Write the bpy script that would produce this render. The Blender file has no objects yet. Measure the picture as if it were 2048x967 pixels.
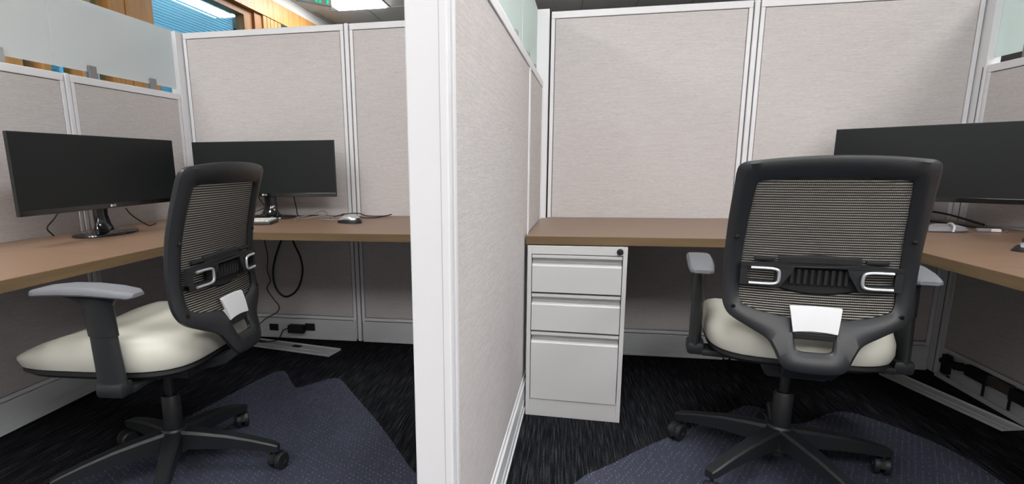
import bpy, bmesh, math, random
from mathutils import Vector, Matrix
random.seed(7)
S = bpy.context.scene
COL = S.collection
# ------------------------------------------------------------------ camera
cd = bpy.data.cameras.new('camera')
cam = bpy.data.objects.new('camera', cd)
COL.objects.link(cam)
cr = Vector((0.98383625, 0.17881135, -0.00962951))
cu = Vector((-0.02539229, 0.19253825, 0.98096088))
cf = Vector((-0.17726099, 0.96486036, -0.19396654))
cam.matrix_world = Matrix(((cr.x, cu.x, -cf.x, 0.0936), (cr.y, cu.y, -cf.y, -2.8998), (cr.z, cu.z, -cf.z, 1.0186), (0, 0, 0, 1)))
cd.sensor_width = 36
cd.lens = 19.265
cd.shift_x = 0.05127
cd.shift_y = 0.02917
cd.clip_start = 0.05
S.camera = cam
# ------------------------------------------------------------------ world, exposure
w = bpy.data.worlds.new('world')
S.world = w
w.use_nodes = True
w.node_tree.nodes['Background'].inputs[0].default_value = (0.9, 0.95, 1, 1)
w.node_tree.nodes['Background'].inputs[1].default_value = 0.02
S.view_settings.view_transform = 'Standard'
S.view_settings.look = 'None'
S.view_settings.gamma = 1
S.view_settings.exposure = 0.0
LIGHT = 19.0          # emission of the ceiling light diffusers

# ------------------------------------------------------------------ materials
def srgb(r, g, b):
    f = lambda c: (c/255/12.92) if c/255 <= 0.04045 else ((c/255+0.055)/1.055)**2.4
    return (f(r), f(g), f(b), 1)

def mat(name, col, rough=0.5, metal=0.0, spec=0.5, bump=0.0, bscale=200, stretch=None, var=0.0, alpha=1.0, coat=0.0):
    m = bpy.data.materials.new(name)
    m.use_nodes = True
    nt = m.node_tree
    b = nt.nodes['Principled BSDF']
    b.inputs['Base Color'].default_value = col
    b.inputs['Roughness'].default_value = rough
    b.inputs['Metallic'].default_value = metal
    b.inputs['Specular IOR Level'].default_value = spec
    b.inputs['Alpha'].default_value = alpha
    b.inputs['Coat Weight'].default_value = coat
    if bump or var:
        tc = nt.nodes.new('ShaderNodeTexCoord')
        mp = nt.nodes.new('ShaderNodeMapping')
        mp.inputs['Scale'].default_value = stretch or (1, 1, 1)
        nz = nt.nodes.new('ShaderNodeTexNoise')
        nz.inputs['Scale'].default_value = bscale
        nz.inputs['Detail'].default_value = 4
        nt.links.new(tc.outputs['Object'], mp.inputs[0])
        nt.links.new(mp.outputs[0], nz.inputs['Vector'])
        if bump:
            bp = nt.nodes.new('ShaderNodeBump')
            bp.inputs['Strength'].default_value = bump
            bp.inputs['Distance'].default_value = 0.002
            nt.links.new(nz.outputs['Fac'], bp.inputs['Height'])
            nt.links.new(bp.outputs[0], b.inputs['Normal'])
        if var:
            rp = nt.nodes.new('ShaderNodeValToRGB')
            rp.color_ramp.elements[0].position = 0.3
            rp.color_ramp.elements[1].position = 0.7
            rp.color_ramp.elements[0].color = tuple(c*(1-var) for c in col[:3])+(1,)
            rp.color_ramp.elements[1].color = tuple(min(1, c*(1+var)) for c in col[:3])+(1,)
            nt.links.new(nz.outputs['Fac'], rp.inputs[0])
            nt.links.new(rp.outputs[0], b.inputs['Base Color'])
    return m

def emit(name, col, s):
    m = bpy.data.materials.new(name)
    m.use_nodes = True
    nt = m.node_tree
    nt.nodes.clear()
    e = nt.nodes.new('ShaderNodeEmission')
    e.inputs[0].default_value = col
    e.inputs[1].default_value = s
    o = nt.nodes.new('ShaderNodeOutputMaterial')
    nt.links.new(e.outputs[0], o.inputs[0])
    return m

def fabric_mat():
    m = mat('panel_fabric', srgb(200, 193, 189), 0.95, spec=0.15)
    nt = m.node_tree
    b = nt.nodes['Principled BSDF']
    tc = nt.nodes.new('ShaderNodeTexCoord')
    cols = []
    for sc, s in (((14, 14, 420), 1.0), ((50, 50, 330), 1.0), ((4, 4, 9), 1.0)):
        mp = nt.nodes.new('ShaderNodeMapping')
        mp.inputs['Scale'].default_value = sc
        nz = nt.nodes.new('ShaderNodeTexNoise')
        nz.inputs['Scale'].default_value = s
        nz.inputs['Detail'].default_value = 2
        nt.links.new(tc.outputs['Object'], mp.inputs[0])
        nt.links.new(mp.outputs[0], nz.inputs['Vector'])
        cols.append(nz)
    a1 = nt.nodes.new('ShaderNodeMath'); a1.operation = 'ADD'
    nt.links.new(cols[0].outputs['Fac'], a1.inputs[0]); nt.links.new(cols[1].outputs['Fac'], a1.inputs[1])
    mu = nt.nodes.new('ShaderNodeMath'); mu.operation = 'MULTIPLY'; mu.inputs[1].default_value = 0.5
    nt.links.new(a1.outputs[0], mu.inputs[0])
    rp = nt.nodes.new('ShaderNodeValToRGB')
    rp.color_ramp.elements[0].position = 0.33
    rp.color_ramp.elements[1].position = 0.67
    rp.color_ramp.elements[0].color = srgb(186, 181, 180)
    rp.color_ramp.elements[1].color = srgb(208, 203, 202)
    nt.links.new(mu.outputs[0], rp.inputs[0])
    nt.links.new(rp.outputs[0], b.inputs['Base Color'])
    bp = nt.nodes.new('ShaderNodeBump')
    bp.inputs['Strength'].default_value = 0.15
    bp.inputs['Distance'].default_value = 0.001
    nt.links.new(mu.outputs[0], bp.inputs['Height'])
    nt.links.new(bp.outputs[0], b.inputs['Normal'])
    return m

def carpet_mat():
    m = mat('carpet', srgb(30, 31, 36), 1.0, spec=0.05)
    nt = m.node_tree
    b = nt.nodes['Principled BSDF']
    tc = nt.nodes.new('ShaderNodeTexCoord')
    ns = []
    for sc in ((190, 7, 1), (420, 160, 1)):
        mp = nt.nodes.new('ShaderNodeMapping')
        mp.inputs['Scale'].default_value = sc
        nz = nt.nodes.new('ShaderNodeTexNoise')
        nz.inputs['Scale'].default_value = 1
        nz.inputs['Detail'].default_value = 3
        nt.links.new(tc.outputs['Object'], mp.inputs[0])
        nt.links.new(mp.outputs[0], nz.inputs['Vector'])
        ns.append(nz)
    mx = nt.nodes.new('ShaderNodeMix'); mx.data_type = 'FLOAT'; mx.inputs[0].default_value = 0.4
    nt.links.new(ns[0].outputs['Fac'], mx.inputs[2]); nt.links.new(ns[1].outputs['Fac'], mx.inputs[3])
    rp = nt.nodes.new('ShaderNodeValToRGB')
    e = rp.color_ramp.elements
    e[0].position = 0.40; e[0].color = srgb(14, 15, 18)
    e[1].position = 0.68; e[1].color = srgb(74, 74, 77)
    x = e.new(0.52); x.color = srgb(32, 33, 37)
    nt.links.new(mx.outputs[0], rp.inputs[0])
    nt.links.new(rp.outputs[0], b.inputs['Base Color'])
    bp = nt.nodes.new('ShaderNodeBump')
    bp.inputs['Strength'].default_value = 0.6
    bp.inputs['Distance'].default_value = 0.004
    nt.links.new(mx.outputs[0], bp.inputs['Height'])
    nt.links.new(bp.outputs[0], b.inputs['Normal'])
    return m

def wood_mat(name, c1, c2, sc=(3, 60, 60), rough=0.45, spec=0.4):
    m = mat(name, c1, rough, spec=spec)
    nt = m.node_tree
    b = nt.nodes['Principled BSDF']
    tc = nt.nodes.new('ShaderNodeTexCoord')
    mp = nt.nodes.new('ShaderNodeMapping')
    mp.inputs['Scale'].default_value = sc
    nz = nt.nodes.new('ShaderNodeTexNoise')
    nz.inputs['Scale'].default_value = 1
    nz.inputs['Detail'].default_value = 5
    nz.inputs['Distortion'].default_value = 0.6
    rp = nt.nodes.new('ShaderNodeValToRGB')
    rp.color_ramp.elements[0].position = 0.3
    rp.color_ramp.elements[1].position = 0.7
    rp.color_ramp.elements[0].color = c1
    rp.color_ramp.elements[1].color = c2
    nt.links.new(tc.outputs['Object'], mp.inputs[0])
    nt.links.new(mp.outputs[0], nz.inputs['Vector'])
    nt.links.new(nz.outputs['Fac'], rp.inputs[0])
    nt.links.new(rp.outputs[0], b.inputs['Base Color'])
    return m

def clear_glass(name, tint, rough=0.0, ior=1.5):
    m = bpy.data.materials.new(name)
    m.use_nodes = True
    nt = m.node_tree
    nt.nodes.clear()
    t = nt.nodes.new('ShaderNodeBsdfTransparent'); t.inputs[0].default_value = tint
    g = nt.nodes.new('ShaderNodeBsdfGlossy'); g.inputs['Roughness'].default_value = rough
    f = nt.nodes.new('ShaderNodeFresnel'); f.inputs[0].default_value = ior
    mx = nt.nodes.new('ShaderNodeMixShader')
    o = nt.nodes.new('ShaderNodeOutputMaterial')
    gm = nt.nodes.new('ShaderNodeNewGeometry'); sb = nt.nodes.new('ShaderNodeMath'); sb.operation = 'SUBTRACT'; sb.inputs[0].default_value = 1; sb.use_clamp = True
    ml = nt.nodes.new('ShaderNodeMath'); ml.operation = 'MULTIPLY'
    nt.links.new(gm.outputs['Backfacing'], sb.inputs[1]); nt.links.new(f.outputs[0], ml.inputs[0]); nt.links.new(sb.outputs[0], ml.inputs[1])
    nt.links.new(ml.outputs[0], mx.inputs[0]); nt.links.new(t.outputs[0], mx.inputs[1]); nt.links.new(g.outputs[0], mx.inputs[2])
    nt.links.new(mx.outputs[0], o.inputs[0])
    return m

def frosted(name, col):
    m = bpy.data.materials.new(name)
    m.use_nodes = True
    nt = m.node_tree
    nt.nodes.clear()
    t = nt.nodes.new('ShaderNodeBsdfTranslucent'); t.inputs[0].default_value = col
    d = nt.nodes.new('ShaderNodeBsdfDiffuse'); d.inputs[0].default_value = col
    p = nt.nodes.new('ShaderNodeBsdfRefraction'); p.inputs[0].default_value = (1, 1, 1, 1); p.inputs['Roughness'].default_value = 0.38; p.inputs['IOR'].default_value = 1.3
    a = nt.nodes.new('ShaderNodeMixShader'); a.inputs[0].default_value = 0.30
    c = nt.nodes.new('ShaderNodeMixShader'); c.inputs[0].default_value = 0.18
    o = nt.nodes.new('ShaderNodeOutputMaterial')
    nt.links.new(t.outputs[0], a.inputs[1]); nt.links.new(d.outputs[0], a.inputs[2])
    nt.links.new(a.outputs[0], c.inputs[1]); nt.links.new(p.outputs[0], c.inputs[2])
    nt.links.new(c.outputs[0], o.inputs[0])
    return m

def mat_sheet():
    m = bpy.data.materials.new('floor_mat_plastic')
    m.use_nodes = True
    nt = m.node_tree
    b = nt.nodes['Principled BSDF']
    b.inputs['Base Color'].default_value = srgb(118, 124, 148)
    b.inputs['Roughness'].default_value = 0.38
    b.inputs['Alpha'].default_value = 0.34
    tc = nt.nodes.new('ShaderNodeTexCoord')
    mp = nt.nodes.new('ShaderNodeMapping')
    mp.inputs['Scale'].default_value = (55, 55, 0)
    mp.inputs['Rotation'].default_value = (0, 0, 0.5)
    v = nt.nodes.new('ShaderNodeTexVoronoi'); v.inputs['Randomness'].default_value = 0.15; v.inputs['Scale'].default_value = 1
    rp = nt.nodes.new('ShaderNodeValToRGB')
    rp.color_ramp.elements[0].position = 0.10; rp.color_ramp.elements[0].color = (0.60, 0.60, 0.60, 1)
    rp.color_ramp.elements[1].position = 0.17; rp.color_ramp.elements[1].color = (0.17, 0.17, 0.17, 1)
    nt.links.new(tc.outputs['Object'], mp.inputs[0]); nt.links.new(mp.outputs[0], v.inputs['Vector'])
    nt.links.new(v.outputs['Distance'], rp.inputs[0]); nt.links.new(rp.outputs[0], b.inputs['Alpha'])
    bp = nt.nodes.new('ShaderNodeBump'); bp.inputs['Strength'].default_value = 0.5; bp.inputs['Distance'].default_value = 0.002
    nt.links.new(rp.outputs[0], bp.inputs['Height']); nt.links.new(bp.outputs[0], b.inputs['Normal'])
    return m

M = dict(
    fabric=fabric_mat(),
    white=mat('white_powder_coat', srgb(226, 226, 229), 0.45),
    gasket=mat('grey_gasket', srgb(95, 97, 100), 0.7),
    alu=mat('raceway_paint', srgb(214, 217, 219), 0.42, metal=0.05),
    carpet=carpet_mat(),
    ceiling=mat('ceiling_tile', srgb(232, 231, 226), 0.95, bump=0.4, bscale=150, var=0.04),
    grid=mat('ceiling_grid', srgb(190, 188, 182), 0.6),
    paint=mat('wall_paint', srgb(222, 222, 220), 0.8, bump=0.05, bscale=300),
    darkwall=mat('dark_wall', srgb(26, 24, 25), 0.9, bump=0.05, bscale=300),  # one near-black colour over the whole far wall
    desk=wood_mat('walnut_laminate', srgb(122, 97, 78), srgb(136, 110, 90), (6, 90, 6), 0.38, 0.45),
    edge=wood_mat('edge_band', srgb(98, 80, 56), srgb(112, 92, 66), (4, 4, 60), 0.5),
    cab=mat('cabinet_paint', srgb(203, 203, 203), 0.42),
    cabdark=mat('cabinet_recess', srgb(60, 60, 60), 0.7),
    black=mat('black_plastic', srgb(30, 32, 34), 0.48, bump=0.08, bscale=600),
    dark=mat('dark_grey_plastic', srgb(33, 35, 38), 0.40, bump=0.1, bscale=500),
    blackm=mat('matt_black', srgb(20, 21, 23), 0.7),
    gloss=mat('gloss_black', srgb(16, 17, 18), 0.12, coat=0.5),
    screen=mat('screen_surface', srgb(26, 30, 31), 0.42, spec=0.35),
    vinyl=mat('cream_vinyl', srgb(200, 199, 187), 0.42, bump=0.05, bscale=90),
    grey=mat('grey_armpad', srgb(112, 114, 119), 0.5, bump=0.08, bscale=400),
    silver=mat('silver_plastic', srgb(205, 207, 210), 0.28, metal=0.6),
    plate=mat('white_plate', srgb(208, 209, 212), 0.35),
    metal=mat('brushed_metal', srgb(70, 71, 72), 0.35, metal=0.9),
    clip=mat('clip_metal', srgb(150, 150, 150), 0.35, metal=0.7),
    mesh=mat('chair_mesh', srgb(16, 17, 18), 0.75),
    weft=mat('pale_weave', srgb(238, 231, 218), 0.8),
    sheet=mat_sheet(),
    frost=frosted('frosted_glass', (0.97, 1.0, 1.0, 1)),
    frosted_teal=frosted('frosted_teal_glass', (0.90, 1.0, 0.98, 1)),
    glass=clear_glass('window_glass', (0.80, 0.95, 1.0, 1)),
    pine=wood_mat('honey_pine', srgb(176, 124, 66), srgb(200, 150, 90), (30, 30, 2), 0.4),
    pinedark=wood_mat('dark_brown_pine', srgb(150, 104, 60), srgb(170, 120, 72), (30, 30, 2), 0.5),  # darker brown pine for the inner jamb and slat backing
    blind=frosted('blue_daylight_blind', srgb(186, 222, 234)),  # blue daylight is put into the slat colour
    blue=mat('blue_daylight_wall', srgb(70, 150, 185), 0.9),  # the blue light behind the glass is put into this wall colour
    cable=mat('black_cable', srgb(18, 18, 18), 0.5),
    gcable=mat('grey_cable', srgb(135, 132, 135), 0.5),
    keys=mat('key_plastic', srgb(222, 220, 214), 0.5),
    keybase=mat('keyboard_case', srgb(60, 60, 60), 0.5),
    logo=mat('logo_white', srgb(225, 225, 225), 0.5),
    bracket=mat('galvanised', srgb(120, 112, 100), 0.4, metal=0.7),
    diffuser=emit('light_diffuser', (1.0, 0.992, 0.98, 1), LIGHT),
    exitgreen=emit('exit_green', (0.02, 0.85, 0.35, 1), 1.1),
)

# ------------------------------------------------------------------ mesh helpers
def newbm():
    return bmesh.new()

def add_box(bm, c, s, bev=0.0, rot=None, seg=2):
    t = bmesh.new()
    bmesh.ops.create_cube(t, size=1)
    bmesh.ops.scale(t, vec=s, verts=t.verts)
    if bev:
        bmesh.ops.bevel(t, geom=list(t.edges), offset=bev, segments=seg, profile=0.5, affect='EDGES')
    if rot is not None:
        bmesh.ops.rotate(t, cent=(0, 0, 0), matrix=rot, verts=t.verts)
    bmesh.ops.translate(t, vec=c, verts=t.verts)
    merge(bm, t)

def bx(bm, x0, x1, y0, y1, z0, z1, bev=0.0):
    add_box(bm, ((x0+x1)/2, (y0+y1)/2, (z0+z1)/2), (abs(x1-x0), abs(y1-y0), abs(z1-z0)), bev)

def merge(bm, t, mtx=None):
    vm = {}
    for v in t.verts:
        vm[v] = bm.verts.new(mtx @ v.co if mtx else v.co)
    for f in t.faces:
        try:
            bm.faces.new([vm[v] for v in f.verts])
        except ValueError:
            pass
    t.free()

def loft(bm, rings, closed=True, caps=True):
    vs = [[bm.verts.new(p) for p in r] for r in rings]
    n = len(vs[0])
    for a, b in zip(vs, vs[1:]):
        for i in range(n if closed else n-1):
            j = (i+1) % n
            bm.faces.new((a[i], a[j], b[j], b[i]))
    if caps and closed:
        bm.faces.new(list(reversed(vs[0])))
        bm.faces.new(vs[-1])

def lathe(bm, prof, c=(0, 0, 0), n=24, axis='z'):
    rings = []
    for r, z in prof:
        ring = []
        for i in range(n):
            a = 2*math.pi*i/n
            p = (r*math.cos(a), r*math.sin(a), z)
            if axis == 'x': p = (p[2], p[0], p[1])
            if axis == 'y': p = (p[1], p[2], p[0])
            ring.append((p[0]+c[0], p[1]+c[1], p[2]+c[2]))
        rings.append(ring)
    loft(bm, rings)

def smooth_path(pts, k=6):
    P = [Vector(p) for p in pts]
    P = [P[0]*2-P[1]]+P+[P[-1]*2-P[-2]]
    out = []
    for i in range(1, len(P)-2):
        for j in range(k):
            t = j/k
            a, b, c, d = P[i-1], P[i], P[i+1], P[i+2]
            out.append(0.5*((2*b)+(-a+c)*t+(2*a-5*b+4*c-d)*t*t+(-a+3*b-3*c+d)*t**3))
    out.append(P[-2])
    return out

def tube(bm, pts, r, n=8, smooth=6, closed=False):
    P = smooth_path(pts, smooth) if smooth else [Vector(p) for p in pts]
    rings = []
    up = Vector((0, 0, 1))
    d0 = (P[1]-P[0]).normalized()
    if abs(d0.dot(up)) > 0.9: up = Vector((1, 0, 0))
    for i, p in enumerate(P):
        d = (P[min(i+1, len(P)-1)]-P[max(i-1, 0)])
        if d.length < 1e-9: d = d0
        d.normalize()
        s = d.cross(up)
        if s.length < 1e-4: s = d.orthogonal()
        s.normalize()
        up = s.cross(d).normalized()
        rr = r(i/(len(P)-1)) if callable(r) else r
        rings.append([p+s*math.cos(2*math.pi*k/n)*rr+up*math.sin(2*math.pi*k/n)*rr for k in range(n)])
    loft(bm, rings)

def prism(bm, poly, z0, z1):
    a = [bm.verts.new((x, y, z0)) for x, y in poly]
    b = [bm.verts.new((x, y, z1)) for x, y in poly]
    bm.faces.new(list(reversed(a)))
    bm.faces.new(b)
    n = len(poly)
    for i in range(n):
        j = (i+1) % n
        bm.faces.new((a[i], a[j], b[j], b[i]))

def obj(name, bm, m, parent=None, smooth=False, loc=None, label=None):
    bmesh.ops.recalc_face_normals(bm, faces=bm.faces)
    me = bpy.data.meshes.new(name)
    bm.to_mesh(me)
    bm.free()
    me.materials.append(M[m] if isinstance(m, str) else m)
    if smooth:
        me.set_sharp_from_angle(angle=math.radians(38))
        for p in me.polygons: p.use_smooth = True
        me.set_sharp_from_angle(angle=math.radians(38))
    o = bpy.data.objects.new(name, me)
    COL.objects.link(o)
    if parent: o.parent = parent
    if loc: o.location = loc
    if label: o['label'] = label
    return o

def box_obj(name, x0, x1, y0, y1, z0, z1, m, parent=None, bev=0.0, **k):
    bm = newbm()
    bx(bm, x0, x1, y0, y1, z0, z1, bev)
    return obj(name, bm, m, parent, **k)

def tag(o, label=None, cat=None, group=None, kind=None):
    if label: o['label'] = label
    if cat: o['category'] = cat
    if group: o['group'] = group
    if kind: o['kind'] = kind
    return o

def thing(name, label, cat, loc=(0, 0, 0), rz=0, group=None):
    o = bpy.data.objects.new(name, None)
    o.empty_display_size = 0.05
    COL.objects.link(o)
    o.location = loc
    o.rotation_euler = (0, 0, rz)
    return tag(o, label, cat, group)

def struct(o, label=None):
    o['kind'] = 'structure'
    if label: o['label'] = label
    return o

def children_of(o):
    return [c for c in bpy.data.objects if c.parent == o]

def copy_tree(o, parent=None):
    c = o.copy()
    COL.objects.link(c)
    c.parent = parent
    for ch in children_of(o):
        copy_tree(ch, c)
    return c

# ------------------------------------------------------------------ room shell
X0, X1, Y0, Y1, HC = -2.78, 5.6, -7.0, 4.08, 2.75
XB = -4.6        # back of the room behind the pine window wall
struct(box_obj('floor', XB, X1, Y0, Y1+0.1, -0.1, 0.0, 'carpet'), 'charcoal streaked loop pile carpet floor')
ceil = struct(box_obj('ceiling', XB, X1, Y0, Y1+0.1, HC+0.02, HC+0.12, 'paint'), 'suspended grey tile ceiling')
struct(box_obj('wall_back', XB, X1, Y1, Y1+0.1, 0, HC+0.02, 'darkwall'), 'dark far wall behind the cubicles')
struct(box_obj('wall_right', X1, X1+0.1, Y0, Y1+0.1, 0, HC+0.02, 'paint'), 'plain white wall on the right')
struct(box_obj('wall_front', XB, X1, Y0-0.1, Y0, 0, HC+0.02, 'fabric'), 'grey wall behind the camera')
struct(box_obj('wall_left', XB-0.1, XB, Y0, Y1+0.1, 0, HC+0.02, 'blue'), 'wall coloured for blue daylight in the room behind the windows')

# suspended tiles: singles where the photo shows them, the rest joined
LX = [-2.44+2.4*k for k in range(3)]+[4.76]
LY = [2.22, -2.58, -4.98]
TB = 0.012
LXF = sorted(LX+[x+1.2 for x in LX])[:-1]     # extra lights added in the row behind the camera, for low frontal light
def is_light(x, y):
    for lx in LXF:
        for ly in (LY if lx in LX else LY[-1:]):
            if lx-0.02 < x < lx+0.62 and ly-0.02 < y < ly+1.22: return True
    return False
tile_bm = newbm(); bx(tile_bm, TB/2, 0.6-TB/2, TB/2, 0.6-TB/2, 0, 0.015, 0.0)
first_tile = None
rest = newbm()
gridbm = newbm()
for row in range(-16, 4):
    y = 3.47+0.6*row
    xoff = -2.72 if row >= 0 else -2.44
    nx = 14
    for k in range(-1, nx):
        x = xoff+0.6*k
        xa, xb = max(x, X0), min(x+0.6, X1)
        ya, yb = max(y, Y0), min(y+0.6, Y1)
        if xb-xa < 0.03 or yb-ya < 0.03: continue
        # light rows are 2.22..3.42 etc. and the tile rows 2.27.. : lights replace two tiles
        if row < 0 and is_light((xa+xb)/2, (ya+yb)/2): continue
        if row >= -3:
            full = (xb-xa > 0.59 and yb-ya > 0.59)
            if full:
                if first_tile is None:
                    first_tile = obj('tile', tile_bm, 'ceiling', ceil); o = first_tile
                else:
                    o = first_tile.copy(); COL.objects.link(o); o.parent = ceil
                o.location = (x, y, HC-0.002)
            else:
                box_obj('tile', xa+TB/2, xb-TB/2, ya+TB/2, yb-TB/2, HC-0.002, HC+0.013, 'ceiling', ceil)
        else:
            bx(rest, xa+TB/2, xb-TB/2, ya+TB/2, yb-TB/2, HC-0.002, HC+0.013)
        for (a, b, c, d) in ((xa-TB/2, xa+TB/2, ya, yb), (xa, xb, ya-TB/2, ya+TB/2)):
            bx(gridbm, a, b, c, d, HC-0.006, HC+0.02)
obj('ceiling_tiles', rest, 'ceiling', ceil)['kind'] = 'stuff'
obj('ceiling_grid', gridbm, 'grid', ceil)

# ceiling lights (2 x 4 troffers)
def troffer(x, y, label):
    t = thing('ceiling_light', label, 'light', (x+0.3, y+0.6, HC), 0, 'recessed ceiling lights')
    f = newbm()
    for a in ((-0.3, -0.28, -0.6, 0.6), (0.28, 0.3, -0.6, 0.6), (-0.28, 0.28, -0.6, -0.58), (-0.28, 0.28, 0.58, 0.6)):
        bx(f, *a, -0.012, 0.0)
    obj('frame', f, 'white', t)
    box_obj('diffuser', -0.28, 0.28, -0.58, 0.58, -0.030, -0.004, 'diffuser', t, 0.006)
    return t
n = 0
names = {(0, 0): 'bright recessed ceiling light beside the green exit sign'}
rowname = ['over the far aisle', 'over the cubicle entrances', 'behind the camera']
colname = ['near the pine window wall', 'added for fill left of the middle partition', 'in line with the middle partition', 'added for fill just right of the middle partition', 'above the right cubicle', 'added for fill beyond the right cubicle', 'near the right wall']
for i, lx in enumerate(LXF):
    for j, ly in enumerate(LY):
        if lx not in LX and j < 2: continue
        troffer(lx, ly, names.get((i, j), 'recessed ceiling light %s, %s' % (rowname[j], colname[i])))

troffer(-4.0, 0.2, 'added unseen ceiling light brightening the blue window blinds, near end')  # unseen pair of lights added to brighten the blue behind the windows
troffer(-4.0, 2.2, 'added unseen ceiling light brightening the blue window blinds, far end')
# exit sign: letters on a white housing
ex = thing('exit_sign', 'green lettered exit sign hanging from the ceiling', 'sign', (-2.145, 2.12, 2.425), math.radians(50))
box_obj('housing', -0.17, 0.17, -0.02, 0.02, 0.02, 0.23, 'plate', ex, 0.006)
def text_mesh(s, size, depth, name, m, parent, loc, rot):
    cu_ = bpy.data.curves.new('t', 'FONT'); cu_.body = s; cu_.size = size; cu_.extrude = depth; cu_.align_x = 'CENTER'; cu_.align_y = 'CENTER'
    tmp = bpy.data.objects.new('t', cu_); COL.objects.link(tmp)
    dg = bpy.context.evaluated_depsgraph_get()
    me = bpy.data.meshes.new_from_object(tmp.evaluated_get(dg))
    bpy.data.objects.remove(tmp)
    me.materials.clear(); me.materials.append(M[m])
    o = bpy.data.objects.new(name, me); COL.objects.link(o); o.parent = parent; o.location = loc; o.rotation_euler = rot
    return o
box_obj('stem', -0.02, 0.02, -0.01, 0.01, 0.23, HC-2.425, 'plate', ex)
text_mesh('EXIT', 0.17, 0.002, 'lettering', 'exitgreen', ex, (0, -0.023, 0.088), (math.pi/2, 0, 0))
text_mesh('EXIT', 0.15, 0.002, 'lettering', 'exitgreen', ex, (0, 0.023, 0.088), (math.pi/2, 0, math.pi))

# ------------------------------------------------------------------ pine window wall on the left
wl = struct(box_obj('wall_pine', X0-0.14, X0, Y0, Y1, 0, 1.05, 'paint'), 'low white wall under the pine windows')
struct(box_obj('trim_1', X0-0.14, X0, Y0, Y1, 2.62, HC+0.02, 'paint'), 'white bulkhead above the pine header')
struct(box_obj('trim_2', X0-0.14, X0+0.02, Y0, Y1, 2.44, 2.62, 'pine'), 'honey pine header beam over the windows')
struct(box_obj('trim_3', X0-0.14, X0+0.02, Y0, Y1, 1.05, 1.10, 'pine'), 'honey pine window sill rail')
struct(box_obj('trim_4', X0, X0+0.015, Y0, Y1, 2.735, 2.75, 'grid'), 'ceiling edge angle')
# mullions: (y0, y1)
PL = ['far out of frame at the aisle end', 'out of frame beside the aisle', 'beyond the far left glass screen', 'behind the far left glass screen, wider one', 'behind the far left glass screen, narrow one', 'behind the left glass screen, narrow one', 'widest one, beside the large blue window']
for n_, (a, b) in enumerate(((-6.0, -5.8), (-3.4, -3.2), (-1.62, -1.45), (-0.36, -0.26), (-0.14, -0.09), (0.13, 0.24), (0.40, 0.80))):
    p = thing('window_post', 'honey pine upright post in the window wall, ' + PL[n_], 'post', (X0, (a+b)/2, 1.10))
    p['kind'] = 'structure'
    h = (b-a)/2
    if b-a > 0.3:
        k = 3
        for q in range(k):
            box_obj('board', -0.13, 0.015+0.008*(q == 1), -h+2*h*q/k+0.003, -h+2*h*(q+1)/k-0.003, 0, 1.34, 'pine', p, 0.004)
    else:
        box_obj('board', -0.13, 0.015, -h, h, 0, 1.34, 'pine', p, 0.004)
# panelled pine slats right of the big window and the darker opening beyond
sl = thing('slat_panel', 'honey pine vertical slat panel beside the large window', 'panel', (X0, 2.33, 1.1)); sl['kind'] = 'structure'
for q in range(5):
    box_obj('slat', -0.12, 0.012, 0.002+0.072*q, 0.002+0.072*q+0.064, 0, 1.34, 'pine', sl, 0.004)
box_obj('backing', -0.13, -0.02, 0, 0.37, 0, 1.34, 'pinedark', sl)
struct(box_obj('wall_end', X0-0.14, X0-0.06, 3.4, Y1, 1.1, 2.44, 'paint'), 'white wall beyond the slats')
# window stops (darker inner jamb and head) of the large window
jb = newbm(); bx(jb, X0-0.12, X0-0.03, 2.06, 2.20, 1.1, 2.44); bx(jb, X0-0.12, X0-0.005, 2.20, 2.33, 1.1, 2.44); bx(jb, X0-0.12, X0-0.03, 0.8, 2.06, 2.38, 2.44)
struct(obj('trim_5', jb, 'pinedark'), 'dark brown pine window stop')
wins = ((-5.8, -3.4), (-3.2, -1.62), (-1.45, -0.36), (-0.26, -0.14), (-0.09, 0.13), (0.24, 0.40), (0.80, 2.06), (2.72, 3.38))
for i, (a, b) in enumerate(wins):
    struct(box_obj('window_%d' % (i+1), X0-0.095, X0-0.085, a, b, 1.10, 2.44, 'glass'), 'window pane %d in the pine wall' % (i+1))
bl = newbm()
for i, (a, b) in enumerate(wins):
    if b-a < 0.2 or a < -3: continue
    z = 1.12
    while z < 2.43:
        add_box(bl, (X0-0.125-0.02, (a+b)/2, z), (0.024, b-a-0.02, 0.001), 0, Matrix.Rotation(math.radians(62), 3, 'Y'))
        z += 0.0215
blo = obj('window_blinds', bl, 'blind'); tag(blo, 'venetian blinds coloured for blue daylight, behind the pine framed windows', 'blinds', kind='stuff')

# ------------------------------------------------------------------ cubicle panels
H1, H2, HB, PT = 1.411, 1.739, 0.138, 0.05

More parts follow.
